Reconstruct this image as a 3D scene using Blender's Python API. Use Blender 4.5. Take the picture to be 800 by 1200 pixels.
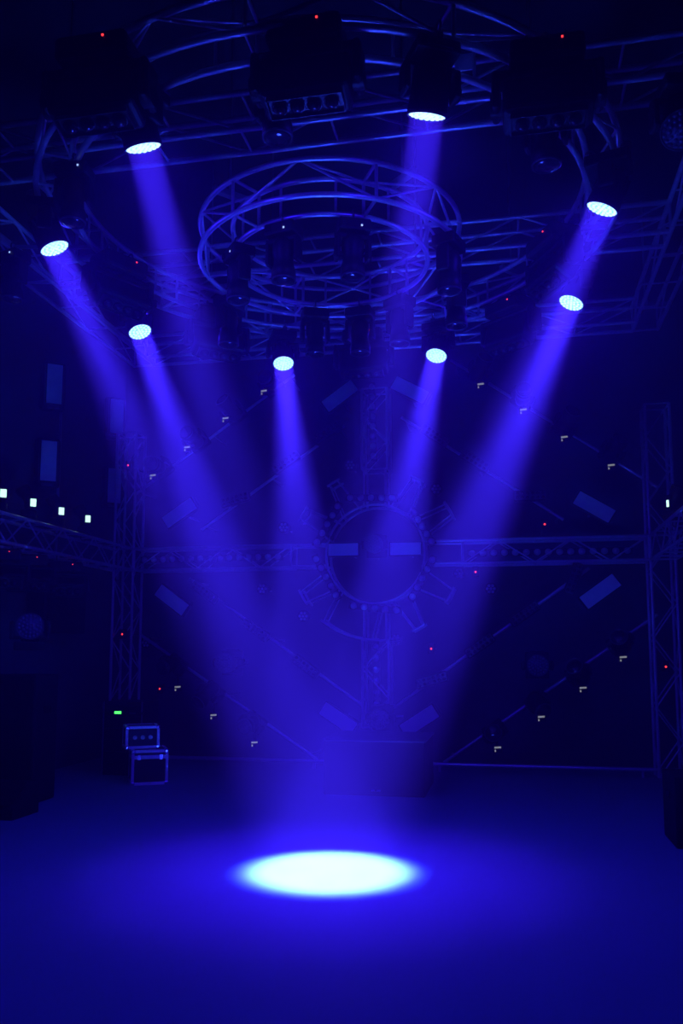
import bpy, bmesh, math, random
from mathutils import Vector, Matrix

random.seed(7)
for o in list(bpy.data.objects):
    bpy.data.objects.remove(o, do_unlink=True)
S = bpy.context.scene
C = S.collection
R = math.radians

# ------------------------------------------------------------------ camera
# room-aligned metres: x to the right along the back wall, y away from the camera, z up
F_PX, HC, PSI = 975.0, 1.75, R(11.3)
TILT = math.atan(F_PX / 8900.0)
PPY = 765.0 - F_PX * math.tan(TILT)
cd = bpy.data.cameras.new('camera')
cam = bpy.data.objects.new('camera', cd)
C.objects.link(cam)
cam.location = (0, 0, HC)
cam.rotation_euler = (R(90) + TILT, 0, PSI)
cd.sensor_fit = 'VERTICAL'
cd.sensor_height = 36.0
cd.sensor_width = 24.0
cd.lens = F_PX / 1200.0 * 36.0
cd.shift_y = (PPY - 600.0) / 1200.0
cd.clip_start = 0.05
cd.clip_end = 100
S.camera = cam

# ------------------------------------------------------------------ world, exposure
w = bpy.data.worlds.new('world')
S.world = w
w.use_nodes = True
w.node_tree.nodes['Background'].inputs['Color'].default_value = (0, 0, 0, 1)
w.node_tree.nodes['Background'].inputs['Strength'].default_value = 0.0
# thin stage haze fills the whole hall
vol = w.node_tree.nodes.new('ShaderNodeVolumeScatter')
vol.inputs['Color'].default_value = (1.0, 0.30, 1.0, 1)
vol.inputs['Density'].default_value = 0.0225
vol.inputs['Anisotropy'].default_value = 0.45
w.node_tree.links.new(vol.outputs['Volume'], w.node_tree.nodes['World Output'].inputs['Volume'])
S.view_settings.view_transform = 'Standard'
S.view_settings.look = 'None'
S.view_settings.gamma = 1.0
S.view_settings.exposure = 0.0
S.view_settings.use_curve_mapping = False
S.cycles.max_bounces = 4
S.cycles.diffuse_bounces = 2
S.cycles.glossy_bounces = 2
S.cycles.transmission_bounces = 2
S.cycles.volume_bounces = 0
S.cycles.sample_clamp_indirect = 40.0

BEAM_COLOR = (0.042, 0.050, 1.0)
SKIRT_COLOR = (0.070, 0.004, 1.0)
SPILL_COLOR = (0.022, 0.003, 1.0)
BEAM_WATT = 31.0      # the tight beam of each lit wash light
HALO_WATT = 6.0        # the soft outer skirt of the same beam
CELL_STRENGTH = 1.35    # the glowing lens cells
BEAM_SPREAD, HALO_SPREAD = 13.3, 44.0
SPILL_WATT = 21.0


def ray(px, py):
    dx, dy, dz = (px - 400.0) / F_PX, 1.0, -(py - PPY) / F_PX
    c, s = math.cos(TILT), math.sin(TILT)
    dy, dz = dy * c - dz * s, dy * s + dz * c
    c, s = math.cos(PSI), math.sin(PSI)
    return Vector((dx * c - dy * s, dx * s + dy * c, dz))


def at(px, py, x=None, y=None, z=None):
    """Point of the photograph's pixel on the plane x=, y= or z= of the room."""
    d = ray(px, py)
    o = Vector((0, 0, HC))
    i, v = (0, x) if x is not None else (1, y) if y is not None else (2, z)
    return o + d * ((v - o[i]) / d[i])


# ------------------------------------------------------------------ materials
MATS = {}


def mat(name, color, rough=0.5, metal=0.0, noise=None, spec=0.5, bump=0.0, emit=None, strength=0.0):
    m = bpy.data.materials.new(name)
    m.use_nodes = True
    nt = m.node_tree
    b = nt.nodes['Principled BSDF']
    b.inputs['Base Color'].default_value = (*color, 1)
    b.inputs['Roughness'].default_value = rough
    b.inputs['Metallic'].default_value = metal
    b.inputs['Specular IOR Level'].default_value = spec
    if noise:
        scale, amt = noise
        tc = nt.nodes.new('ShaderNodeTexCoord')
        n = nt.nodes.new('ShaderNodeTexNoise')
        n.inputs['Scale'].default_value = scale
        n.inputs['Detail'].default_value = 5
        nt.links.new(tc.outputs['Object'], n.inputs['Vector'])
        r = nt.nodes.new('ShaderNodeMapRange')
        r.inputs['To Min'].default_value = 1 - amt
        r.inputs['To Max'].default_value = 1 + amt
        nt.links.new(n.outputs['Fac'], r.inputs['Value'])
        mx = nt.nodes.new('ShaderNodeVectorMath')
        mx.operation = 'SCALE'
        mx.inputs[0].default_value = color
        nt.links.new(r.outputs['Result'], mx.inputs['Scale'])
        nt.links.new(mx.outputs['Vector'], b.inputs['Base Color'])
        rr = nt.nodes.new('ShaderNodeMapRange')
        rr.inputs['To Min'].default_value = max(0.02, rough - 0.1)
        rr.inputs['To Max'].default_value = min(1, rough + 0.1)
        nt.links.new(n.outputs['Fac'], rr.inputs['Value'])
        nt.links.new(rr.outputs['Result'], b.inputs['Roughness'])
        if bump:
            bp = nt.nodes.new('ShaderNodeBump')
            bp.inputs['Strength'].default_value = bump
            bp.inputs['Distance'].default_value = 0.01
            nt.links.new(n.outputs['Fac'], bp.inputs['Height'])
            nt.links.new(bp.outputs['Normal'], b.inputs['Normal'])
    if emit:
        b.inputs['Emission Color'].default_value = (*emit, 1)
        b.inputs['Emission Strength'].default_value = strength
    MATS[name] = m
    return m


mat('floor_paint', (0.15, 0.29, 0.32), 0.55, noise=(1.6, 0.10), bump=0.15, spec=0.3)
mat('wall_paint', (0.10, 0.10, 0.13), 0.85, noise=(0.9, 0.12), spec=0.2)
mat('ceiling_paint', (0.03, 0.03, 0.04), 0.9, noise=(0.7, 0.15), spec=0.1)
mat('truss_metal', (0.72, 0.73, 0.76), 0.34, 0.55, noise=(14, 0.08))
mat('pipe_metal', (0.45, 0.46, 0.50), 0.4, 0.8, noise=(14, 0.08))
mat('black_body', (0.012, 0.012, 0.014), 0.5, noise=(9, 0.15), spec=0.35)
mat('black_gloss', (0.010, 0.010, 0.012), 0.25, spec=0.5)
mat('dark_plate', (0.10, 0.10, 0.12), 0.35, 0.4, noise=(20, 0.08))
mat('tray_plate', (0.035, 0.035, 0.04), 0.45, 0.2, noise=(20, 0.08))
mat('glass_lens', (0.02, 0.02, 0.03), 0.06, spec=0.9)
mat('bulb_glass', (0.88, 0.88, 0.92), 0.12, 0.35, spec=0.9)
mat('cell_glass', (0.22, 0.22, 0.26), 0.15, 0.2, spec=0.8)
mat('chrome', (0.75, 0.75, 0.78), 0.15, 1.0)
mat('white_diffuser', (0.86, 0.86, 0.88), 0.45, noise=(30, 0.04))
mat('case_laminate', (0.016, 0.016, 0.02), 0.55, noise=(40, 0.2))
mat('case_aluminium', (0.86, 0.87, 0.90), 0.38, 0.3, noise=(22, 0.06))
mat('speaker_paint', (0.010, 0.010, 0.012), 0.75, noise=(60, 0.2), bump=0.1)
mat('led_lit', (0.6, 0.7, 0.9), 0.3, emit=(0.72, 1.0, 1.0), strength=CELL_STRENGTH)
mat('led_glow', (0.6, 0.7, 0.9), 0.3, emit=(0.08, 0.48, 1.0), strength=CELL_STRENGTH)
mat('red_led', (0.3, 0.02, 0.02), 0.4, emit=(1.0, 0.03, 0.04), strength=2.2)
mat('green_display', (0.1, 0.3, 0.1), 0.4, emit=(0.10, 1.0, 0.16), strength=1.8)
mat('white_display', (0.4, 0.4, 0.4), 0.4, emit=(0.62, 0.95, 0.85), strength=1.6)
mat('pale_display', (0.3, 0.3, 0.3), 0.4, emit=(0.55, 0.48, 0.52), strength=0.42)
mat('dot_display', (0.3, 0.3, 0.3), 0.4, emit=(0.35, 0.45, 1.0), strength=1.5)


for _n in MATS:
    if MATS[_n].node_tree.nodes['Principled BSDF'].inputs['Emission Strength'].default_value > 0:
        MATS[_n].cycles.emission_sampling = 'NONE'     # the lamps carry this light


# ------------------------------------------------------------------ mesh collecting
class MB:
    def __init__(self):
        self.v, self.f, self.s = [], [], []

    def _add(self, vs, fs, smooth=False, M=None):
        n = len(self.v)
        for p in vs:
            p = Vector(p)
            self.v.append(M @ p if M else p)
        for q in fs:
            self.f.append([i + n for i in q])
            self.s.append(smooth)
        return self

    def box(self, c, s, bev=0.0, M=None):
        c = Vector(c)
        hx, hy, hz = s[0] / 2, s[1] / 2, s[2] / 2
        if bev <= 0:
            vs = [c + Vector((x * hx, y * hy, z * hz)) for x in (-1, 1) for y in (-1, 1) for z in (-1, 1)]
            fs = [(0, 1, 3, 2), (4, 6, 7, 5), (0, 4, 5, 1), (2, 3, 7, 6), (0, 2, 6, 4), (1, 5, 7, 3)]
            return self._add(vs, fs, False, M)
        bm = bmesh.new()
        bmesh.ops.create_cube(bm, size=1)
        for v in bm.verts:
            v.co = Vector((v.co.x * s[0], v.co.y * s[1], v.co.z * s[2])) + c
        bmesh.ops.bevel(bm, geom=bm.edges[:], offset=min(bev, hx * .9, hy * .9, hz * .9), segments=2, profile=0.5, affect='EDGES')
        bm.verts.index_update()
        vs = [v.co.copy() for v in bm.verts]
        fs = [[v.index for v in f.verts] for f in bm.faces]
        bm.free()
        return self._add(vs, fs, False, M)

    def tube(self, a, b, r, n=8, r2=None, cap=True, M=None):
        a, b = Vector(a), Vector(b)
        r2 = r if r2 is None else r2
        d = (b - a).normalized()
        u = d.orthogonal().normalized()
        v = d.cross(u)
        vs = []
        for p, rad in ((a, r), (b, r2)):
            for k in range(n):
                t = 2 * math.pi * k / n
                vs.append(p + (u * math.cos(t) + v * math.sin(t)) * rad)
        fs = [(k, (k + 1) % n, n + (k + 1) % n, n + k) for k in range(n)]
        self._add(vs, fs, True, M)
        if cap:
            self._add(vs[:n], [tuple(range(n))[::-1]], False, M)
            self._add(vs[n:], [tuple(range(n))], False, M)
        return self

    def path(self, pts, r, n=8, closed=False):
        pts = [Vector(p) for p in pts]
        m = len(pts)
        vs = []
        for i, p in enumerate(pts):
            a = pts[(i - 1) % m] if closed or i > 0 else p
            b = pts[(i + 1) % m] if closed or i < m - 1 else p
            d = (b - a).normalized()
            up = Vector((0, 0, 1)) if abs(d.z) < 0.95 else Vector((1, 0, 0))
            u = d.cross(up).normalized()
            v = u.cross(d)
            for k in range(n):
                t = 2 * math.pi * k / n
                vs.append(p + (u * math.cos(t) + v * math.sin(t)) * r)
        fs = []
        for i in range(m if closed else m - 1):
            j = (i + 1) % m
            for k in range(n):
                k2 = (k + 1) % n
                fs.append((i * n + k, i * n + k2, j * n + k2, j * n + k))
        if not closed:
            fs.append(tuple(range(n)))
            fs.append(tuple((m - 1) * n + k for k in range(n))[::-1])
        return self._add(vs, fs, True)

    def lathe(self, prof, n=20, M=None):
        """profile of (radius, z), spun round z"""
        vs, fs = [], []
        for r, z in prof:
            for k in range(n):
                t = 2 * math.pi * k / n
                vs.append((r * math.cos(t), r * math.sin(t), z))
        for i in range(len(prof) - 1):
            for k in range(n):
                k2 = (k + 1) % n
                fs.append((i * n + k, i * n + k2, (i + 1) * n + k2, (i + 1) * n + k))
        fs.append(tuple(range(n))[::-1])
        fs.append(tuple((len(prof) - 1) * n + k for k in range(n)))
        return self._add(vs, fs, True, M)

    def dome(self, c, r, h, n=12, rings=4, M=None, flip=1):
        """dome bulging to -z (flip=1) on a disc of radius r"""
        vs, fs = [], []
        c = Vector(c)
        for i in range(rings):
            a = (math.pi / 2) * i / rings
            for k in range(n):
                t = 2 * math.pi * k / n
                vs.append(c + Vector((r * math.cos(a) * math.cos(t), r * math.cos(a) * math.sin(t), -flip * h * math.sin(a))))
        vs.append(c + Vector((0, 0, -flip * h)))
        for i in range(rings - 1):
            for k in range(n):
                k2 = (k + 1) % n
                fs.append((i * n + k, i * n + k2, (i + 1) * n + k2, (i + 1) * n + k))
        for k in range(n):
            fs.append(((rings - 1) * n + k, (rings - 1) * n + (k + 1) % n, rings * n))
        return self._add(vs, fs, True, M)

    def mesh(self, name):
        me = bpy.data.meshes.new(name)
        me.from_pydata([tuple(v) for v in self.v], [], self.f)
        me.polygons.foreach_set('use_smooth', self.s)
        bm = bmesh.new()
        bm.from_mesh(me)
        bmesh.ops.recalc_face_normals(bm, faces=bm.faces[:])
        bm.to_mesh(me)
        bm.free()
        me.update()
        return me

    def build(self, name, m, parent=None):
        me = self.mesh(name)
        me.materials.append(MATS[m])
        return link(name, me, parent)


def link(name, data, parent=None):
    o = bpy.data.objects.new(name, data)
    C.objects.link(o)
    if parent:
        o.parent = parent
    return o


def tag(o, label=None, cat=None, group=None, kind=None):
    if label:
        o['label'] = label
    if cat:
        o['category'] = cat
    if group:
        o['group'] = group
    if kind:
        o['kind'] = kind
    return o


def thing(name, label, cat, loc=(0, 0, 0), group=None):
    o = bpy.data.objects.new(name, None)
    C.objects.link(o)
    o.empty_display_size = 0.1
    o.location = loc
    return tag(o, label, cat, group)


def copy_tree(o, parent=None):
    c = o.copy()
    C.objects.link(c)
    c.parent = parent
    for ch in o.children:
        copy_tree(ch, c)
    return c


def child(o, name):
    for ch in o.children:
        if ch.name.split('.')[0] == name:
            return ch


def purge(o):
    for ch in list(o.children):
        purge(ch)
    bpy.data.objects.remove(o, do_unlink=True)


# ------------------------------------------------------------------ setting
X0, X1, Y0, Y1, ZC = -6.75, 3.05, -3.0, 13.7, 7.4


def struct(name, c, s, m):
    return tag(MB().box(c, s).build(name, m), kind='structure')


struct('floor', ((X0 + X1) / 2, (Y0 + Y1) / 2, -0.05), (X1 - X0, Y1 - Y0, 0.1), 'floor_paint')
struct('ceiling', ((X0 + X1) / 2, (Y0 + Y1) / 2, ZC + 0.05), (X1 - X0, Y1 - Y0, 0.1), 'ceiling_paint')
struct('wall_back', ((X0 + X1) / 2, Y1 + 0.06, ZC / 2), (X1 - X0 + .24, 0.12, ZC), 'wall_paint')
struct('wall_left', (X0 - 0.06, (Y0 + Y1) / 2, ZC / 2), (0.12, Y1 - Y0, ZC), 'wall_paint')
struct('wall_right', (X1 + 0.06, (Y0 + Y1) / 2, ZC / 2), (0.12, Y1 - Y0, ZC), 'wall_paint')
struct('wall_front', ((X0 + X1) / 2, Y0 - 0.06, ZC / 2), (X1 - X0 + .24, 0.12, ZC), 'wall_paint')

# ------------------------------------------------------------------ trusses
UNIT = MB().tube((0, 0, 0), (0, 0, 1), 1.0, 8).mesh('brace')
UNIT.materials.append(MATS['truss_metal'])


def brace(a, b, r, parent, name='brace'):
    a, b = Vector(a), Vector(b)
    d = b - a
    o = link(name, UNIT, parent)
    q = Vector((0, 0, 1)).rotation_difference(d.normalized())
    o.matrix_local = Matrix.LocRotScale(a, q, Vector((r, r, d.length)))
    return o


def box_truss(name, label, p0, p1, wv, hv, bay=0.45, r=0.024, rb=0.011, group=None, caps=True):
    """four chords and zig-zag braces; wv, hv are the cross-section vectors from the p0-p1 corner line"""
    p0, p1, wv, hv = Vector(p0), Vector(p1), Vector(wv), Vector(hv)
    t = thing(name, label, 'truss', p0, group)
    d = p1 - p0
    L = d.length
    n = max(2, round(L / bay))
    z = Vector((0, 0, 0))
    cor = [z, wv, wv + hv, hv]
    for c in cor:
        MB().tube(c, c + d, r, 10).build('chord', 'truss_metal', t)
    for fi in range(4):
        a, b = cor[fi], cor[(fi + 1) % 4]
        up = abs((b - a).normalized().z) > .5 or abs(d.normalized().z) > .5     # upright faces get diagonals, the others spreaders
        for i in range(n):
            s, e = d * (i / n), d * ((i + 1) / n)
            if not up:
                if i:
                    brace(a + s, b + s, rb, t, 'spreader')
            elif (i + fi // 2) % 2 == 0:
                brace(a + s, b + e, rb, t)
            else:
                brace(b + s, a + e, rb, t)
    for i in ([0, n] if caps else []):
        s = d * (i / n)
        for fi in range(4):
            brace(cor[fi] + s, cor[(fi + 1) % 4] + s, rb * 1.3, t, 'end_bar')
    return t


def ring_truss(name, label, c, ri, ro, z0, z1, n, r=0.024, rb=0.011):
    t = thing(name, label, 'truss', (c[0], c[1], z0))
    h = z1 - z0
    for rad in (ri, ro):
        for z in (0, h):
            MB().path([(rad * math.cos(2 * math.pi * k / 72), rad * math.sin(2 * math.pi * k / 72), z) for k in range(72)],
                      r, 8, True).build('chord', 'truss_metal', t)

    def P(rad, k, z):
        a = 2 * math.pi * k / n
        return Vector((rad * math.cos(a), rad * math.sin(a), z))
    for k in range(n):
        e = k % 2
        brace(P(ri, k + e, h), P(ro, k + 1 - e, h), rb, t)
        brace(P(ro, k + e, 0), P(ro, k + 1 - e, h), rb, t)
        brace(P(ri, k + .5, 0), P(ri, k + .5, h), rb, t)
        if k % 2 == 0:
            for a, b in ((P(ri, k, 0), P(ro, k, 0)), (P(ro, k, 0), P(ro, k, h)), (P(ro, k, h), P(ri, k, h)), (P(ri, k, h), P(ri, k, 0))):
                brace(a, b, rb * 1.25, t, 'spreader')
    return t


RC = (-1.48, 6.89)      # centre of both hung rings and of the pool of light
BIG = ring_truss('ring_truss', 'large circular aluminium truss hung above the pool of light, carrying the lit heads', RC, 2.20, 2.46, 5.47, 5.73, 24)
ring_truss('ring_truss', 'small circular aluminium truss hung inside the larger ring', RC, 0.86, 1.14, 5.17, 5.46, 12, r=0.022)
pt = at(545, 73, z=5.66) - Vector((RC[0], RC[1], 5.47))
MB().box(pt, (.14, .012, .12), .003, None).build('joint_plate', 'truss_metal', BIG)
KS = (5.78 - HC) / (5.50 - HC)
GX0, GX1 = -4.75 * KS, 1.50 * KS
ZB = 5.78
OH = 0.28 * KS
for y, lab in ((5.37, 'straight overhead truss crossing in front of the small ring'),
               (7.52, 'straight overhead truss crossing above the middle of the rings'),
               (9.60, 'straight overhead truss crossing behind the rings')):
    box_truss('straight_truss', lab, (GX0 + OH, y * KS, ZB), (GX1, y * KS, ZB), (0, OH, 0), (0, 0, OH), 0.7)
for x, lab in ((GX0, 'overhead side truss running along the wall with the speaker tower'),
               (GX1, 'overhead side truss running along the wall opposite the speaker tower')):
    box_truss('side_truss', lab, (x, 2.4, ZB), (x, 9.88 * KS, ZB), (OH, 0, 0), (0, 0, OH), 0.7)
# hangers up to the ceiling
for x in (GX0 + .14, GX1 + .14):
    for y in (5.5 * KS, 9.74 * KS):
        o = MB().tube((0, 0, 0), (0, 0, ZC - ZB - OH), 0.012, 8).tube((0, 0, -.03), (0, 0, .05), .03, 8).build('hanging_rod', 'pipe_metal')
        o.location = (x, y, ZB + OH)
        tag(o, 'steel rod hanging the overhead truss frame from the ceiling', 'rod', 'truss hanging rods')
for k in range(4):
    a = R(47 + 90 * k)
    for rad, z, nm in ((1.0, 5.46, 'small'), (2.33, 5.73, 'large')):
        o = MB().tube((0, 0, 0), (0, 0, ZC - z), 0.010, 8).box((0, 0, .03), (.3, .05, .05)).build('hanging_rod', 'pipe_metal')
        o.location = (RC[0] + rad * math.cos(a), RC[1] + rad * math.sin(a), z)
        o.rotation_euler.z = a
        tag(o, 'steel rod hanging the %s truss ring from the ceiling' % nm, 'rod', '%s ring hanging rods' % nm)

# back-wall frame: two columns, cross truss, ring, vertical truss
YF = 12.60
CX, CZ = -1.99, 3.27
CB = 0.34
box_truss('corner_column', 'aluminium truss column in the corner behind the equipment rack', (-6.33, YF, 0), (-6.33, YF, 5.4), (CB, 0, 0), (0, CB, 0), 0.5, group=None)
box_truss('corner_column', 'aluminium truss column in the corner away from the equipment rack', (2.04, YF, 0), (2.04, YF, 5.4), (CB, 0, 0), (0, CB, 0), 0.5)
box_truss('cross_truss', 'horizontal truss on the back wall, on the rack side of the round frame', (-5.97, YF, 3.09), (-3.32, YF, 3.09), (0, CB, 0), (0, 0, .35), 0.5)
box_truss('cross_truss', 'horizontal truss on the back wall, from round frame to bare corner column', (-0.66, YF, 3.09), (2.02, YF, 3.09), (0, CB, 0), (0, 0, .35), 0.5)
box_truss('wall_side_truss', 'waist-high wall truss above the speaker tower, with white displays on top', (-6.33, 8.2, 3.09), (-6.33, YF - .02, 3.09), (CB, 0, 0), (0, 0, .35), 0.42)
box_truss('wall_side_truss', 'wall truss running forward from the bare corner column', (2.04, 8.2, 3.09), (2.04, YF - .02, 3.09), (CB, 0, 0), (0, 0, .35), 0.42)
box_truss('vertical_truss', 'upright truss above the round frame on the back wall', (CX - .2, YF, CZ + 1.33), (CX - .2, YF, 5.9), (.4, 0, 0), (0, CB, 0), 0.45)
box_truss('vertical_truss', 'upright truss below the round frame on the back wall', (CX - .2, YF, 0.62), (CX - .2, YF, CZ - 1.33), (.4, 0, 0), (0, CB, 0), 0.45)
for (xa, xb, lab) in ((-5.97, CX - .75, 'floor-level pipe along the back wall, on the rack side'), (CX + .75, 2.02, 'floor-level pipe along the back wall, by the bare corner column')):
    o = MB().tube((0, 0, .11), (xb - xa, 0, .11), .03, 10).tube((.2, 0, 0), (.2, 0, .1), .02).tube((xb - xa - .2, 0, 0), (xb - xa - .2, 0, .1), .02).build('floor_pipe', 'truss_metal')
    o.location = (xa, YF, 0)
    tag(o, lab, 'pipe')
# round frame standing in the middle of the cross
t = thing('round_frame', 'round truss frame in the middle of the back wall cross', 'truss', (CX, YF, CZ))


def circ(rad, y, a0=0, a1=360, n=60):
    return [(rad * math.cos(R(a0 + (a1 - a0) * k / n)), y, rad * math.sin(R(a0 + (a1 - a0) * k / n))) for k in range(n + (0 if a1 - a0 >= 360 else 1))]


for y in (0.0, CB):
    MB().path(circ(.77, y), .022, 8, True).build('inner_chord', 'truss_metal', t)
yv = Vector((0, CB, 0))
for ca, ha in ((30, 6), (60, 5), (120, 5), (150, 6), (210, 6), (250, 20), (300, 5), (330, 6)):
    for y in (0.0, CB):
        MB().path(circ(1.32, y, ca - ha, ca + ha, 10), .022, 8).build('outer_arc', 'truss_metal', t)
    for sg in (-1, 1):
        a0, a1 = R(ca + sg * (ha + 6)), R(ca + sg * (ha - 2))
        p = Vector((.77 * math.cos(a0), 0, .77 * math.sin(a0)))
        q = Vector((1.32 * math.cos(a1), 0, 1.32 * math.sin(a1)))
        brace(p, q, .013, t)
        brace(p + yv, q + yv, .013, t)
        brace(q, q + yv, .012, t, 'spreader')
        brace(p, p + yv, .012, t, 'spreader')
for ca in (0, 90, 180, 270):
    for y in (0.0, CB):
        for dv in (-.17, .17):
            c_, s_ = math.cos(R(ca)), math.sin(R(ca))
            p = Vector((.75 * c_ - dv * s_, y, .75 * s_ + dv * c_))
            q = Vector((1.33 * c_ - dv * s_, y, 1.33 * s_ + dv * c_))
            brace(p, q, .02, t, 'joining_bar')

# diagonal pipes of the big diamond and the inner diamond behind it
OUT = {'UL': ((158, 580), (345, 439)), 'UR': ((528, 422), (772, 572)), 'LR': ((520, 897), (770, 720)), 'LL': ((165, 744), (372, 897))}
INN = {'UL': ((236, 621), (404, 499)), 'UR': ((470, 489), (660, 609)), 'LR': ((457, 832), (690, 666)), 'LL': ((222, 678), (425, 827))}
QN = {'UL': 'upper rack-side', 'UR': 'upper far-side', 'LR': 'lower far-side', 'LL': 'lower rack-side'}
ORD = ('first', 'second', 'third', 'fourth')
YD = 13.05
for dct, nm in ((OUT, 'outer'), (INN, 'inner')):
    for q, (a, b) in dct.items():
        A, B = at(*a, y=YD), at(*b, y=YD)
        A.z, B.z = max(A.z, .08), max(B.z, .08)
        o = MB().tube((0, 0, 0), B - A, .026, 10).build('diagonal_pipe', 'truss_metal')
        for s in (0.03, .5, 0.97):
            MB().tube((B - A) * s, (B - A) * s + Vector((0, Y1 - YD - .002, 0)), .018, 8).build('wall_bracket', 'pipe_metal', o)
        o.location = A
        tag(o, 'sloping %s %s pipe of the back wall diamond' % (QN[q], nm), 'pipe')

# ------------------------------------------------------------------ lamps: builders
def roundcells(rad, pitch):
    out = [(0, 0)]
    n = int(rad / pitch + .01)
    for i in range(1, n + 1):
        for k in range(6 * i):
            t = 2 * math.pi * (k + .5 * (i % 2)) / (6 * i)
            out.append((rad * i / n * math.cos(t), rad * i / n * math.sin(t)))
    return out


def hexcells(rad, pitch):
    out = []
    n = int(rad / pitch) + 2
    for i in range(-n, n + 1):
        for j in range(-n, n + 1):
            x, y = pitch * (i + j / 2), pitch * j * math.sqrt(3) / 2
            if math.hypot(x, y) <= rad:
                out.append((x, y))
    return out


def hook(m, x, y, z, r=.03):
    """hook clamp round a chord at (x, y, z)"""
    pts = [(x, y + (r + .008) * math.cos(a), z + (r + .008) * math.sin(a)) for a in [R(-60 + 300 * k / 10) for k in range(11)]]
    m.path(pts, .009, 6)
    m.box((x, y, z - r - .03), (.045, .05, .05))


def make_wash(lit):
    """wash moving head hung from two chords; -z is down, y across the chords"""
    t = thing('led_wash_light', 'x', 'stage light')
    for y in (-.13, .13):
        m = MB()
        hook(m, 0, y, 0)
        m.build('clamp', 'dark_plate', t)
    b = MB().box((0, 0, -.115), (.28, .32, .085), .015)
    b.box((0, -.165, -.115), (.16, .012, .05))
    b.build('base', 'black_body', t)
    MB().lathe([(.08, -.158), (.085, -.165), (.085, -.182), (.05, -.185)], 20).build('pan_bearing', 'black_gloss', t)
    m = MB().box((0, 0, -.195), (.37, .11, .035), .012)
    for s in (-1, 1):
        m.box((s * .165, 0, -.275), (.04, .12, .17), .016)
        m.tube((s * .145, 0, -.31), (s * .19, 0, -.31), .045, 14)
    m.build('yoke', 'black_body', t)
    h = MB().lathe([(.045, .135), (.085, .12), (.105, .07), (.118, .0), (.122, -.06), (.126, -.125), (.126, -.138), (.118, -.14)], 28)
    h = h.build('head', 'black_body', t)
    h.location = (0, 0, -.31)
    fins = MB()
    for k in range(10):
        a = 2 * math.pi * k / 10
        M = Matrix.Rotation(a, 4, 'Z')
        fins.box((.108, 0, .05), (.03, .008, .12), 0, M)
    fins.build('cooling_fin', 'black_gloss', h)
    MB().lathe([(.118, -.139), (.126, -.141), (.127, -.150), (.119, -.152), (.116, -.142)], 28).build('bezel', 'dark_plate', h)
    MB().lathe([(.117, -.1405), (.117, -.1425)], 28).build('lens_plate', 'led_glow' if lit else 'dark_plate', h)
    cells = MB()
    for x, y in roundcells(.101, .0335):
        cells.dome((x, y, -.1428), .0155, .007, 6, 2)
    cells.build('lens_cells', 'led_lit' if lit else 'cell_glass', h)
    return t


def make_beam():
    """slim moving head hung by one clamp; -z is down"""
    t = thing('moving_spotlight', 'x', 'stage light')
    m = MB()
    hook(m, 0, 0, 0)
    m.build('clamp', 'dark_plate', t)
    b = MB().box((0, 0, -.115), (.26, .20, .10), .018)
    b.build('base', 'black_body', t)
    m = MB().box((0, 0, -.19), (.28, .10, .04), .012)
    for s in (-1, 1):
        m.box((s * .125, 0, -.285), (.035, .11, .19), .015)
        m.tube((s * .105, 0, -.33), (s * .147, 0, -.33), .04, 12)
    m.build('yoke', 'black_body', t)
    h = MB().lathe([(.05, .15), (.08, .14), (.088, .10), (.088, .02), (.078, -.0), (.080, -.06), (.095, -.10), (.098, -.17), (.092, -.175)], 24).build('head', 'black_body', t)
    h.location = (0, 0, -.33)
    MB().lathe([(.092, -.172), (.098, -.176), (.098, -.186), (.090, -.188), (.088, -.174)], 24).build('bezel', 'dark_plate', h)
    MB().dome((0, 0, -.176), .088, .028, 20, 4).build('lens', 'glass_lens', h)
    MB().box((-.085, -.105, -.115), (.05, .012, .045), .004).build('screen_panel', 'black_gloss', t)
    return t


def make_four():
    """wide moving head with a row of four bulbs along its lower edge; length along x"""
    t = thing('four_bulb_light', 'x', 'stage light')
    for x in (-.12, .12):
        m = MB()
        hook(m, x, 0, 0)
        m.build('clamp', 'dark_plate', t)
    MB().box((0, 0, -.135), (.46, .30, .15), .03).build('base', 'black_body', t)
    m = MB().box((0, 0, -.235), (.66, .16, .05), .02)
    for s in (-1, 1):
        m.box((s * .315, 0, -.34), (.055, .19, .26), .025)
        m.tube((s * .28, 0, -.40), (s * .35, 0, -.40), .075, 16)
    m.build('yoke', 'black_body', t)
    h = MB().box((0, 0, .0), (.55, .22, .26), .03)
    h = h.build('head', 'black_body', t)
    h.location = (0, 0, -.42)
    m = MB().box((0, 0, -.137), (.45, .125, .012), .004)
    for s in (-1, 1):
        m.box((0, s * .066, -.15), (.46, .006, .035))
        m.box((s * .228, 0, -.15), (.006, .13, .035))
    m.build('bulb_tray', 'tray_plate', h)
    for k in range(4):
        x = -.158 + .1053 * k
        MB().lathe([(.030, -.142), (.046, -.15), (.047, -.158), (.040, -.150)], 16, Matrix.Translation((x, 0, 0))).build('reflector', 'black_gloss', h)
        MB().dome((x, 0, -.150), .043, .043, 14, 4).build('bulb', 'glass_lens', h)
    MB().box((.09, -.152, -.10), (.012, .006, .012)).build('indicator', 'red_led', t)
    return t


def place(proto, loc, label, group=None, rot=(0, 0, 0), tilt=None, name=None):
    o = copy_tree(proto)
    o.location = loc
    o.rotation_euler = rot
    if tilt is not None:
        child(o, 'head').rotation_euler = tilt
    if name:
        o.name = name
    for k in ('group',):
        if k in o:
            del o[k]
    tag(o, label, None, group)
    return o


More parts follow.
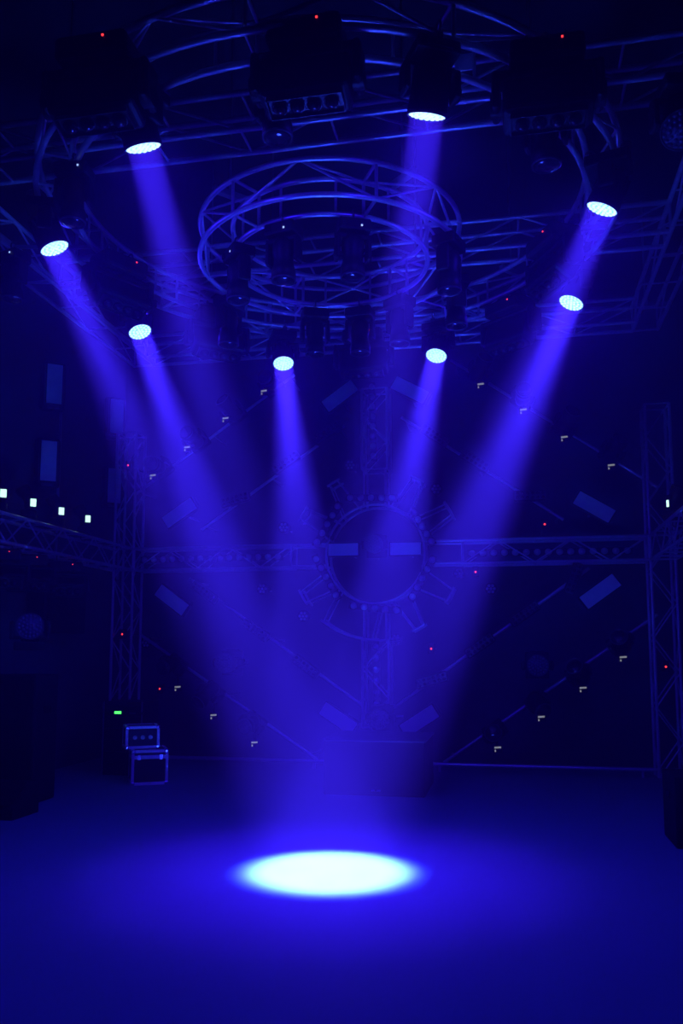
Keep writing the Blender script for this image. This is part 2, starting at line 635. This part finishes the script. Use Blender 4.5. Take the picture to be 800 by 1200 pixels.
def aim_head(o, target):
    """turn the hung light about z and tip its head so that -z of the head looks at the target"""
    piv = o.location + Vector(child(o, 'head').location)
    d = Vector(target) - piv
    pan = math.atan2(d.y, d.x) - R(90)
    o.rotation_euler.z = pan
    hd = math.hypot(d.x, d.y)
    child(o, 'head').rotation_euler = (math.atan2(hd, -d.z), 0, 0)
    return d.normalized(), piv


WASH, WASH_OFF = make_wash(1), make_wash(0)
BEAM, FOUR = make_beam(), make_four()

def flat_beam(ld, spread):
    """even the lamp's cone out so that it has a flat middle and a short soft edge, like a zoom lens"""
    ld.use_nodes = True
    nt = ld.node_tree
    em = [n for n in nt.nodes if n.type == 'EMISSION'][0]
    g = nt.nodes.new('ShaderNodeNewGeometry')

    def vmath(op, a, b):
        n = nt.nodes.new('ShaderNodeMath')
        n.operation = op
        for i, q in enumerate((a, b)):
            if hasattr(q, 'is_linked'):
                nt.links.new(q, n.inputs[i])
            else:
                n.inputs[i].default_value = q
        return n.outputs[0]
    d = nt.nodes.new('ShaderNodeVectorMath')
    d.operation = 'DOT_PRODUCT'
    nt.links.new(g.outputs['Normal'], d.inputs[0])
    nt.links.new(g.outputs['Incoming'], d.inputs[1])
    c2 = vmath('POWER', d.outputs['Value'], 2.0)
    t = vmath('POWER', vmath('MAXIMUM', vmath('SUBTRACT', vmath('DIVIDE', 1.0, c2), 1.0), 0.0), 0.5)
    k = vmath('SUBTRACT', 1.0, vmath('DIVIDE', t, math.tan(R(spread) / 2)))
    nt.links.new(vmath('DIVIDE', 1.0, vmath('MAXIMUM', k, 0.16)), em.inputs['Strength'])


# eight lit wash lights on the large ring
SPOT_AT = at(385, 1021, z=0)
LITS = [(168, 173, 'front of the ring, rack half'), (500, 136, 'front of the ring, half away from the rack'),
        (705, 245, 'flank away from the rack, front one'), (64, 291, 'rack-side flank, front one'),
        (164, 389, 'rack-side flank, rear one'), (332, 426, 'rear of the ring, rack half'),
        (511, 417, 'rear of the ring, half away from the rack'), (669, 355, 'flank away from the rack, rear one')]
for px, py, lab in LITS:
    face = at(px, py, z=5.05)
    d = (SPOT_AT - face).normalized()
    piv = face - d * .145
    o = place(WASH, piv + Vector((0, 0, .31)), 'lit wash moving head with glowing face, ' + lab, 'lit wash lights around the large ring')
    dd, piv = aim_head(o, SPOT_AT)
    for nm, watt, spread, col in (('beam_lamp', BEAM_WATT, BEAM_SPREAD, BEAM_COLOR), ('skirt_lamp', HALO_WATT, HALO_SPREAD, SKIRT_COLOR), ('spill_lamp', SPILL_WATT, 180, SPILL_COLOR)):
        ld = bpy.data.lights.new(nm, 'AREA')
        ld.shape = 'DISK'
        ld.size = .22
        ld.spread = R(spread)
        ld.energy = watt
        ld.color = col
        if nm == 'beam_lamp':
            flat_beam(ld, spread)
        lo = link(nm, ld, child(o, 'head'))
        lo.location = (0, 0, -.153)

# unlit lights with four bulbs, between the lit ones, outside the large ring
FOURS = [((115, 152), 4.88, 'big black light with four dark bulbs in front of ring, on the rack side', 0),
         ((360, 131), 5.0, 'big black light with four dark bulbs hanging before the middle of the ring', 0),
         ((642, 150), 5.0, 'big black light with four dark bulbs hanging before the ring, away from the rack', 0)]
for (px, py), z, lab, _ in FOURS:
    p = at(px, py, z=z)
    o = place(FOUR, p + Vector((0, .0, .585)), lab, tilt=(R(-14), 0, 0))
    v = Vector((RC[0], RC[1], o.location.z)) - o.location
    MB().tube((0, 0, 0), v.normalized() * (v.length - 2.12), .022, 8).build('mounting_bar', 'pipe_metal', o)
for ang, rad, tl, pan, lab in ((180, 2.02, 30, 60, 'four-bulb light on the rack side of the large ring'),
                     (139, 2.02, 24, 38, 'four-bulb light on the far rack side of the large ring'),
                     (92, 2.2, 12, 0, 'four-bulb light at the far side of the large ring, between two beams'),
                     (47, 2.3, 16, -40, 'four-bulb light on the far side of the large ring, away from the rack'),
                     (9, 1.96, 30, -62, 'four-bulb light on the ring side opposite the rack')):
    p = (RC[0] + rad * math.cos(R(ang)), RC[1] + rad * math.sin(R(ang)), 5.47)
    o = place(FOUR, p, 'dark ' + lab, rot=(0, 0, R(pan)), tilt=(R(-tl), 0, 0))
    v = Matrix.Rotation(-R(pan), 3, 'Z') @ Vector((math.cos(R(ang)), math.sin(R(ang)), 0))
    MB().tube((0, 0, 0), v * (2.5 - rad), .022, 8).build('mounting_bar', 'pipe_metal', o)

# unlit slim moving spot heads: three on the large ring, one group on the small ring, two at the sides
for (px, py), z, lab in (((325, 163), 5.0, 'black moving spotlight hanging below the middle four-bulb light'),
                         ((640, 195), 5.0, 'black moving spotlight below the four-bulb light away from the rack'),
                         ((85, 262), 5.0, 'black moving spotlight below the four-bulb light on the rack side'),
                         ((14, 352), 5.0, 'black moving spotlight under the overhead side truss on the rack side')):
    p = at(px, py, z=z)
    o = place(BEAM, p + Vector((0, 0, .52)), lab, rot=(0, 0, R(random.uniform(-20, 20))))
    s = MB().box((.07, -.108, -.115), (.012, .006, .012)).build('indicator', 'dot_display', o)
    v = Vector((RC[0], RC[1], 0)) - Vector((o.location.x, o.location.y, 0))
    dr = v.normalized() * (v.length - (2.24 if v.length < 2.3 else 2.18))
    v = Matrix.Rotation(-o.rotation_euler.z, 3, 'Z') @ dr
    MB().tube((0, 0, 0), (v.x, v.y, 5.47 - o.location.z), .02, 8).build('mounting_bar', 'pipe_metal', o)
SMALL = ((-103, .86, 'front, rack half'), (-66, .86, 'front, half away from the rack'), (-140, .86, 'front flank by the rack'),
         (-20, 1.14, 'front flank away from the rack'), (18, 1.14, 'flank away from the rack'), (52, .86, 'rear flank away from the rack'),
         (82, .86, 'rear, half away from the rack'), (112, .86, 'rear, rack half'), (160, 1.14, 'rear flank by the rack'))
for k, (a, rad, lab) in enumerate(SMALL):
    a = R(a)
    p = (RC[0] + rad * math.cos(a), RC[1] + rad * math.sin(a), 5.17)
    o = place(BEAM, p, 'unlit black spot hanging from the small ring, ' + lab, 'unlit spots on the small ring', rot=(0, 0, a + R(90)))
    if k < 3:
        b = MB().box((.05, .0, -.128), (.014, .206, .014)).build('indicator', 'dot_display', o)
pc = [at(px, py, z=z) for px, py, z in ((521, 360, 5.19), (522, 371, 5.15), (525, 379, 5.12), (530, 382, 5.10), (536, 382, 5.10))]
ca = math.atan2(pc[0].y - RC[1], pc[0].x - RC[0])
pc.insert(0, Vector((RC[0] + 1.14 * math.cos(ca), RC[1] + 1.14 * math.sin(ca), 5.165)))
o = MB().path([p_ - pc[0] for p_ in pc], .008, 6).build('cable_tail', 'white_diffuser')
o.location = pc[0]
tag(o, 'short loose white cable end dangling below the small ring', 'cable')
# wash light at the frame side
p = at(792, 168, z=5.0)
o = place(WASH_OFF, p + Vector((0.03, 0, .45)), 'unlit wash moving head with beaded lens under the side truss away from rack', rot=(0, 0, R(10)), tilt=(R(-40), 0, R(-20)))
MB().tube((0, 0, -.03), (GX1 + .1 - o.location.x, 0, ZB - o.location.z), .02, 8).build('mounting_bar', 'pipe_metal', o)

# ------------------------------------------------------------------ back wall lights
def wall_rot(roll):
    """hung light turned to stick out of the back wall towards the hall; roll turns it in the wall plane"""
    return (Matrix.Rotation(roll, 4, 'Y') @ Matrix.Rotation(R(-90), 4, 'X')).to_euler()


HEADS = {'UL': [(195, 552), (237, 521), (280, 489), (323, 456)], 'UR': [(563, 444), (612, 473), (661, 504), (714, 536)],
         'LR': [(580, 856), (629, 822), (676, 789), (724, 754)], 'LL': [(211, 779), (254, 811), (302, 846)]}
DISP = {'UL': [(179, 557), (219, 524), (264, 490), (309, 458)], 'UR': [(563, 450), (613, 480), (661, 512), (716, 545)],
        'LR': [(583, 876), (634, 840), (683, 806), (730, 770)], 'LL': [(208, 805), (250, 838), (298, 870)]}
for q in HEADS:
    A, B = at(*OUT[q][0], y=YD), at(*OUT[q][1], y=YD)
    roll = -math.atan2(B.z - A.z, B.x - A.x)
    for k, (h, dp) in enumerate(zip(HEADS[q], DISP[q])):
        p = at(*h, y=YD)
        o = place(BEAM, p, 'spotlight with pale display on %s outer pipe, %s from the corner column' % (QN[q], ORD[k] if q in ('UL', 'LL') else ORD[3 - k]), 'moving spot heads on the diamond pipes', rot=wall_rot(roll), tilt=(R(random.uniform(-50, 50)), 0, 0))
        o.scale = (1.3, 1.3, 1.3)
        dpt = at(*dp, y=YD - .74)
        m = MB().box((0, 0, 0), (.095, .008, .024)).box((-.038, 0, -.045), (.02, .008, .028))
        s = m.build('display', 'pale_display', o)
        bpy.context.view_layer.update()
        W = Matrix.Translation(dpt) @ Matrix.Rotation(R(-4), 4, 'Y')
        s.matrix_parent_inverse = o.matrix_world.inverted()
        s.matrix_world = W
        arm = MB().tube((0, .004, 0), p + Vector((0, -.10, 0)) - dpt, .02, 6).box((0.0, .02, -.02), (.13, .03, .10), .006).build('display_panel', 'black_body', o)
        arm.matrix_parent_inverse = o.matrix_world.inverted()
        arm.matrix_world = Matrix.Translation(dpt)


def make_strobe():
    t = thing('strobe_light', 'x', 'stage light')
    MB().box((0, .05, 0), (.64, .10, .26), .02).build('housing', 'black_body', t)
    MB().box((0, -.006, 0), (.59, .016, .215), .004).build('diffuser', 'white_diffuser', t)
    for s in (-1, 1):
        MB().box((s * .335, .06, 0), (.04, .03, .16), .006).build('bracket', 'dark_plate', t)
    return t


STROBE = make_strobe()
for (px, py), ang, lab in (((398, 464), 35, 'slanted white strobe panel beside the upright truss top, on the rack side'),
                     ((480, 457), -30, 'slanted white strobe panel beside the upright truss top, away from the rack'),
                     ((210, 601), 33, 'slanted white strobe panel above the cross truss on the rack side'),
                     ((696, 594), -32, 'slanted white strobe panel above the cross truss by the bare column'),
                     ((201, 703), -36, 'slanted white strobe panel under the cross truss on the rack side'),
                     ((703, 693), 36, 'slanted white strobe panel under the cross truss by the bare column'),
                     ((396, 842), -33, 'slanted white strobe panel by the upright truss foot, on the rack side'),
                     ((491, 845), 33, 'slanted white strobe panel by the upright truss foot, away from the rack'),
                     ((402, 644), 0, 'level white strobe panel in the round frame, on the rack side'),
                     ((475, 643), 0, 'level white strobe panel in the round frame, away from the rack')):
    o = place(STROBE, at(px, py, y=YF + (.2 if ang else -.02)), lab, rot=(0, -R(ang), 0))
    MB().tube((0, .09, 0), (0, Y1 - o.location.y - .002, 0), .02, 8).build('wall_arm', 'pipe_metal', o)
    if ang == 0:
        o.scale = (.80, 1, .88)
for (px, py), X, sgn, lab in (((64, 450), -6.45, 1, 'upright white strobe panel, upper one nearest the speaker tower'),
                        ((57, 540), -6.45, 1, 'upright white strobe panel behind the lights on the wall truss'),
                        ((137, 488), -6.45, 1, 'upright white strobe panel, upper one by the rack corner'),
                        ((134, 569), -6.45, 1, 'upright white strobe panel, lower one by the rack corner'),
                        ((777, 461), 2.80, -1, 'upright white strobe panel high above the wall truss, by bare column'),
                        ((782, 530), 2.80, -1, 'upright white strobe panel just above the wall truss, by bare column')):
    p = at(px, py, x=X)
    turn = R(38) if sgn > 0 else R(-25)
    o = place(STROBE, p, lab, rot=(Matrix.Rotation(turn, 4, 'Z') @ Matrix.Rotation(R(90), 4, 'Y')).to_euler())
    MB().box((0, .16, 0), (.74, .14, .36), .05).build('back_shell', 'black_body', o)
    wl = ((X0 if sgn > 0 else X1) - p.x) / (-math.sin(turn))
    MB().tube((0, .2, 0), (0, wl - .012, 0), .02, 8).build('wall_arm', 'pipe_metal', o)
for (px, py0, py1, X) in ((72, 470, 600, -6.55), (143, 500, 600, -6.55), (772, 470, 600, 2.9)):
    a = at(px, py0, x=X)
    o = MB().tube((0, 0, 0), (0, 0, 3.0), .022, 10).build('wall_pipe', 'pipe_metal')
    sx = (X0 - X) if X < 0 else (X1 - X)
    for z in (.2, 1.5, 2.8):
        MB().tube((0, 0, z), (sx * .995, 0, z), .015, 8).build('wall_bracket', 'pipe_metal', o)
    o.location = (X, a.y, 3.0)
    tag(o, 'upright pipe carrying strobe panels on the side wall', 'pipe', 'side wall pipes')

# bulb bars: six around the round frame, and rows along the trusses
def bulb_bar(pa, pb, n, label, y, r=.060, hgt=.11):
    A, B = at(*pa, y=y), at(*pb, y=y)
    d = B - A
    L = d.length
    ang = math.atan2(d.z, d.x)
    t = thing('bulb_bar', label, 'stage light', (A + B) / 2)
    t.rotation_euler = (0, -ang, 0)
    step = L / max(1, n - 1)
    MB().box((0, .055, 0), (L + step * 1.0, .07, hgt), .01).build('housing', 'black_body', t)
    for k in range(n):
        x = -L / 2 + step * k
        M = Matrix.Translation((x, .02, 0)) @ Matrix.Rotation(R(-90), 4, 'X')
        MB().lathe([(r * .75, .01), (r, .0), (r * 1.02, -.012), (r * .92, -.006)], 14, M).build('reflector', 'black_gloss', t)
        MB().dome((0, 0, 0), r * .9, r * .9, 12, 4, M).build('bulb', 'bulb_glass', t)
    return t


HEX = [((410, 583), (459, 583), 'top'), ((484, 600), (505, 634), 'upper slanting, away from the rack'), ((506, 656), (483, 699), 'lower slanting, away from the rack'),
       ((464, 715), (414, 710), 'bottom'), ((393, 697), (370, 655), 'lower slanting, on the rack side'), ((371, 635), (395, 593), 'upper slanting, on the rack side')]
for a, b, w_ in HEX:
    bulb_bar(a, b, 5, 'five-bulb bar on the round frame, the %s one' % w_, YF - .14)
bulb_bar((169, 656), (325, 652), 15, 'long row of bulbs inside the cross truss on the rack side', YF + .12)
bulb_bar((553, 648), (735, 645), 15, 'long row of bulbs inside the cross truss by the bare column', YF + .12)
bulb_bar((435, 453), (437, 534), 8, 'upright row of bulbs inside the upper vertical truss', YF + .12)
bulb_bar((440, 758), (441, 825), 6, 'upright row of bulbs inside the lower vertical truss', YF + .12)

# pixel bars on the inner diamond
def make_pixel():
    t = thing('pixel_bar', 'x', 'stage light')
    MB().box((0, .06, 0), (.50, .12, .17), .03).build('housing', 'black_body', t)
    m = MB().box((0, .0, 0), (.47, .014, .13), .004)
    m.build('face_plate', 'dark_plate', t)
    m = MB()
    for k in range(6):
        for r_ in (-1, 1):
            m.dome((0, 0, 0), .026, .018, 10, 3, Matrix.Translation((-.19 + .076 * k, -.006, r_ * .033)) @ Matrix.Rotation(R(-90), 4, 'X'))
    m.build('lens_cells', 'glass_lens', t)
    MB().box((0, .17, 0), (.06, .14, .06), .01).build('bracket', 'dark_plate', t)
    return t


PIXEL = make_pixel()
for q, spots in (('UL', (.27, .62, .9)), ('UR', (.22, .47, .8)), ('LR', (.22, .46, .68, .92)), ('LL', (.12, .42, .70))):
    a, b = INN[q]
    A, B = at(*a, y=YD), at(*b, y=YD)
    ang = math.atan2(B.z - A.z, B.x - A.x)
    for k, s in enumerate(spots):
        p = A.lerp(B, s)
        p.y = YD - .26
        o = place(PIXEL, p, 'dark pixel bar on %s inner pipe, %s from the corner column' % (QN[q], ORD[k] if q in ('UL', 'LL') else ORD[len(spots) - 1 - k]), 'pixel bars on the inner diamond pipes',
                  rot=(0, -(ang + R(random.choice((0, 0, 35, -20)))), 0))

# bead-lens lights dotted about the back wall
def make_bead():
    t = thing('bead_light', 'x', 'stage light')
    M = Matrix.Rotation(R(-90), 4, 'X')
    MB().lathe([(.05, .20), (.085, .17), (.10, .05), (.10, .0), (.094, -.004)], 18, M).build('housing', 'black_body', t)
    m = MB()
    for x, z in hexcells(.075, .055):
        m.dome((x, z, 0), .025, .02, 10, 3, M)
    m.build('lens_cells', 'bulb_glass', t)
    MB().box((0, .11, 0), (.24, .03, .05), .01).build('bracket', 'dark_plate', t)
    MB().tube((0, .12, 0), (0, Y1 - 13.15 - .002, 0), .016, 8).build('wall_arm', 'pipe_metal', t)
    return t


BEAD = make_bead()
for (px, py), lab in (((410, 545), 'above the round frame on the rack side'), ((511, 573), 'above the round frame away from the rack'),
                      ((332, 618), 'above the cross truss end near the round frame'), ((538, 672), 'below the cross truss end near the round frame'),
                      ((355, 722), 'under the round frame on the rack side'), ((464, 749), 'beside the upright truss under the round frame'),
                      ((171, 753), 'beside the corner column above the flight cases'), ((307, 690), 'under the rack-side cross truss'),
                      ((575, 690), 'under the cross truss beside the far pixel bars')):
    place(BEAD, at(px, py, y=13.15), 'small round light with beaded lens, ' + lab)
# round matrix heads facing the hall
for (px, py), sc, lab, rt in (((437, 637), 1.15, 'unlit round honeycomb head between the level strobe panels', 0), ((630, 780), 1.25, 'unlit round honeycomb head between the lower far-side diamond pipes', 0),
                          ((263, 777), 1.25, 'unlit round honeycomb head between the lower rack-side diamond pipes', 0), ((444, 843), 1.15, 'unlit round honeycomb head at the foot of the upright truss', 0)):
    yf = 12.0 if py == 843 else YF - .06
    p = at(px, py, y=yf)
    o = place(WASH_OFF, p + Vector((0, .44 * sc, 0)), lab, rot=wall_rot(0))
    o.scale = (sc, sc, sc)
    MB().tube((0, 0, .03), (0, 0, ((YF if py == 843 else Y1) - yf) / sc - .44), .02, 8).build('wall_arm', 'pipe_metal', o)
    if py == 843:
        ze = (YF - yf) / sc - .44
        MB().tube((-.24, 0, ze), (.24, 0, ze), .02, 8).build('mounting_bar', 'pipe_metal', o)

# small red standby lamps on the back wall gear
for (px, py), y, lab in (((638, 614), 12.5, 'above the far-side cross truss'), ((557, 670), 12.8, 'below the cross truss near the round frame'),
                         ((143, 743), 12.78, 'inside the rack-side corner column'), ((780, 781), 12.78, 'inside the bare corner column'),
                         ((150, 545), 12.5, 'high beside the rack-side corner column'), ((187, 807), 12.8, 'above the flight cases'),
                         ((505, 760), 12.8, 'beside the upright truss below the round frame')):
    p = at(px, py, y=y)
    o = thing('driver_box', 'driver box with a red standby lamp, ' + lab, 'box', p, 'driver boxes with red lamps')
    MB().box((0, .05, .0), (.10, .09, .16), .01).build('housing', 'black_body', o)
    MB().tube((0, .09, 0), (0, Y1 - y - .002, 0), .012, 6).build('bracket', 'dark_plate', o)
    MB().dome((0, 0.004, 0), .016, .012, 8, 2, Matrix.Rotation(R(-90), 4, 'X')).build('indicator', 'red_led', o)

# ------------------------------------------------------------------ side trusses: lights on top and below
for k, ((dx, dy), (hx, hy)) in enumerate((((4, 578), (4, 549)), ((39, 589), (39, 559)), ((72, 599), (72, 569)), ((103, 608), (100, 578)))):
    p = at(dx, dy, x=-6.10)
    p.x, p.z = -6.16, 3.44
    o = place(BEAM, p, 'spot standing on wall truss with bright white display, %s from the corner column' % ORD[3 - k], 'spots standing on the wall truss', rot=(R(180), 0, R(-60)), tilt=(R(35), 0, 0))
    q_ = at(dx, dy, x=-5.99)
    s = MB().box((0, 0, 0), (.07, .012, .10), .003).build('display', 'white_display', o)
    bpy.context.view_layer.update()
    s.matrix_parent_inverse = o.matrix_world.inverted()
    s.matrix_world = Matrix.Translation(q_) @ Matrix.Rotation(R(40), 4, 'Z')
    s2 = MB().box((.0, .02, 0), (.12, .03, .15), .008).build('display_panel', 'black_body', o)
    s2.matrix_parent_inverse = o.matrix_world.inverted()
    s2.matrix_world = Matrix.Translation(q_) @ Matrix.Rotation(R(40), 4, 'Z')
p = at(782, 590, x=2.12)
o = place(BEAM, (2.21, p.y + .05, 3.46), 'moving spotlight standing on the wall truss by the bare column', rot=(R(180), 0, R(40)), tilt=(R(30), 0, 0))
s = MB().box((0, 0, 0), (.03, .012, .09), .003).build('display', 'white_display', o)
bpy.context.view_layer.update()
s.matrix_parent_inverse = o.matrix_world.inverted()
s.matrix_world = Matrix.Translation(at(782, 590, x=2.05)) @ Matrix.Rotation(R(-30), 4, 'Z')
for px, lab in ((5, 'nearest the hall'), (38, 'the middle one'), (80, 'nearest the corner column')):
    p = at(px, 690, x=-6.1)
    place(FOUR, (-6.16, p.y, 3.09), 'four-bulb light under the wall truss above the speaker tower, ' + lab, rot=(0, 0, R(33)), tilt=(R(-66), 0, 0))

# ------------------------------------------------------------------ floor gear
# tall speaker tower with a light on top
A = at(37.5, 944, z=0)
sp = thing('speaker_tower', 'tall plain black speaker tower on the floor by the wall', 'speaker', (A.x, A.y, 0))
SH = at(44, 791, y=A.y).z
M = Matrix.Rotation(R(3), 4, 'Z')
MB().box((-.30, .27, SH / 2), (.60, .54, SH), .022, M).build('cabinet', 'speaker_paint', sp)
MB().box((-.30, -.006, SH / 2), (.54, .012, SH - .08), .004, M).build('grille', 'black_body', sp)
MB().box((.004, .27, SH * .72), (.012, .16, .09), .004, M).build('side_handle', 'black_gloss', sp)
o = place(WASH_OFF, (A.x - .26, A.y + .24, SH - .028), 'large unlit honeycomb moving head standing on the speaker tower', rot=(R(180), 0, R(30)), tilt=(R(93), 0, 0))
o.scale = (1.25, 1.25, 1.25)
o.location.z = SH + .157 * 1.25
purge(child(o, 'clamp'))
purge(child(o, 'clamp'))
# low box at the frame edge
A = at(14, 962, z=0)
sp = thing('floor_wedge', 'low black wedge monitor on the floor before the speaker tower', 'speaker', (A.x, A.y, 0))
me = MB()
me._add([(-.6, 0, 0), (0, 0, 0), (0, .5, 0), (-.6, .5, 0), (-.6, 0, .12), (0, 0, .12), (0, .34, .34), (-.6, .34, .34), (0, .5, .34), (-.6, .5, .34)],
        [(0, 1, 2, 3), (0, 1, 5, 4), (4, 5, 6, 7), (6, 8, 9, 7), (2, 3, 9, 8), (1, 2, 8, 6, 5), (0, 4, 7, 9, 3)])
me.build('cabinet', 'speaker_paint', sp)
MB()._add([(-.56, .02, .14), (-.04, .02, .14), (-.04, .32, .334), (-.56, .32, .334), (-.56, .012, .152), (-.04, .012, .152), (-.04, .312, .346), (-.56, .312, .346)],
          [(0, 1, 2, 3), (4, 5, 6, 7), (0, 1, 5, 4), (1, 2, 6, 5), (2, 3, 7, 6), (3, 0, 4, 7)]).build('grille', 'black_body', sp)
# hanging screen-like black speaker under the wall truss
p0 = at(57, 742, x=-6.3)
sp = thing('hanging_speaker', 'wide black speaker cabinet on the wall below the wall truss', 'speaker', (-6.4, p0.y, p0.z))
hw = (at(105, 740, x=-6.3).y - p0.y)
MB().box((-.12, hw / 2, .36), (.30, hw, .70), .02).build('cabinet', 'speaker_paint', sp)
MB().box((.035, hw / 2, .36), (.012, hw - .08, .62), .004).build('grille', 'black_body', sp)
MB().box((-.31, hw / 2, .36), (.076, .3, .1), .01).build('wall_bracket', 'dark_plate', sp)

# equipment rack
A = at(117, 908, z=0)
rk = thing('equipment_rack', 'tall black equipment rack with a green display behind the flight cases', 'rack', (A.x + .02, A.y, 0))
rw, rd = .62, .55
rh = at(118, 822, y=A.y).z
MB().box((rw / 2, rd / 2, rh / 2), (rw, rd, rh), .01).build('cabinet', 'case_laminate', rk)
for x in (0.012, rw - .012):
    MB().box((x, -.008, rh / 2), (.022, .016, rh), .003).build('corner_rail', 'pipe_metal', rk)
for k in range(6):
    zz = rh - .10 - k * .165
    MB().box((rw / 2, -.006, zz - .03), (rw - .06, .014, .145), .004).build('rack_unit', 'black_gloss', rk)
dp = at(138, 835, y=A.y - .02) - rk.location
MB().box(dp, (.105, .008, .038), .003).build('display', 'green_display', rk)
dp = at(155, 836, y=A.y - .02) - rk.location
MB().box(dp, (.09, .01, .03), .003).build('button_strip', 'dark_plate', rk)
dp = at(167, 836, y=A.y - .02) - rk.location
MB().tube(dp, dp + Vector((0, -.02, 0)), .018, 12).build('knob', 'dark_plate', rk)


def flight_case(loc, w_, d_, h_, rot, label, lid=None, knobs=0):
    t = thing('flight_case', label, 'case', loc)
    t.rotation_euler.z = rot
    e = .038
    MB().box((w_ / 2, d_ / 2, h_ / 2), (w_ - .01, d_ - .01, h_ - .01)).build('body', 'case_laminate', t)
    zs = [0, h_] + ([lid] if lid else [])
    for y in (0, d_):
        sy = 1 if y == 0 else -1
        for x in (0, w_):
            sx = 1 if x == 0 else -1
            MB().box((x + sx * e / 2 - sx * .004, y + sy * e / 2 - sy * .004, h_ / 2), (e, e, h_), .004).build('edge_rail', 'case_aluminium', t)
    for z in zs:
        zz = min(max(z, e / 2), h_ - e / 2)
        for y in (0, d_):
            sy = 1 if y == 0 else -1
            MB().box((w_ / 2, y + sy * e / 2 - sy * .005, zz), (w_, e, e * (1.25 if z == lid else 1)), .004).build('edge_rail', 'case_aluminium', t)
        for x in (0, w_):
            sx = 1 if x == 0 else -1
            MB().box((x + sx * e / 2 - sx * .005, d_ / 2, zz), (e, d_, e), .004).build('edge_rail', 'case_aluminium', t)
    for x in (0, w_):
        for y in (0, d_):
            for z in (0, h_):
                c = Vector((x, y, z))
                m = MB().box(c + Vector((.022 if x == 0 else -.022, .022 if y == 0 else -.022, .022 if z == 0 else -.022)), (.062, .062, .062), .02)
                m.build('corner_cap', 'chrome', t)
    if lid:
        for x in (.2, .8):
            MB().box((w_ * x, -.008, lid), (.045, .012, .07), .004).build('latch', 'chrome', t)
    for k in range(knobs):
        x = w_ * (.27 + .23 * k)
        MB().tube((x, 0, h_ * .5), (x, -.02, h_ * .5), .028, 14).build('knob', 'pipe_metal', t)
    return t


P0, P1 = at(153.5, 921, z=0), at(195, 918, z=0)
cw, crot = (P1 - P0).length, math.atan2(P1.y - P0.y, P1.x - P0.x) - R(9)
ch = at(154, 879.5, y=P0.y).z
flight_case(P0, cw, .50, ch, crot, 'black flight case with aluminium edges standing on the floor', lid=ch * .79)
P2 = at(147, 874, y=P0.y + .08)
cw2 = cw * .94
ch2 = at(147, 851.5, y=P0.y + .08).z - ch
flight_case((P2.x, P2.y, ch + .002), cw2, .40, ch2, crot + R(2), 'smaller black flight case with three knobs, stacked on the larger case', knobs=3)

# black platform at the foot of the round frame
A, B = at(379, 931, z=0), at(500, 931, z=0)
pl = thing('platform', 'low black platform on the floor before the round frame', 'platform', (A.x, min(A.y, B.y), 0))
pw = B.x - A.x
ph = at(440, 869, y=pl.location.y).z
MB().box((pw / 2, .6, ph / 2), (pw, 1.2, ph - .002), .008).build('body', 'speaker_paint', pl)
MB().box((pw / 2, .6, ph + .004), (pw + .03, 1.23, .02), .004).build('top_edge', 'dark_plate', pl)
for dx in (-.035, .035):
    q_ = at(440, 926.5, y=pl.location.y) - pl.location
    MB().box((q_.x + dx, -.006, q_.z), (.05, .012, .018), .003).build('latch', 'case_aluminium', pl)

# black cabinet at the other frame edge
A = at(792.6, 995, z=0)
sp = thing('bass_speaker', 'black bass speaker cabinet on the floor beside the wall away from rack', 'speaker', (A.x, A.y, 0))
bh = at(789.5, 911, y=A.y).z
MB().box((.35, .3, bh / 2), (.70, .6, bh), .012).build('cabinet', 'speaker_paint', sp)
MB().box((.35, -.006, bh / 2), (.62, .012, bh - .08), .004).build('grille', 'black_body', sp)
MB().box((-.004, .3, bh * .7), (.012, .16, .07), .004).build('side_handle', 'black_gloss', sp)

for p in (WASH, WASH_OFF, BEAM, FOUR, STROBE, PIXEL, BEAD):
    purge(p)
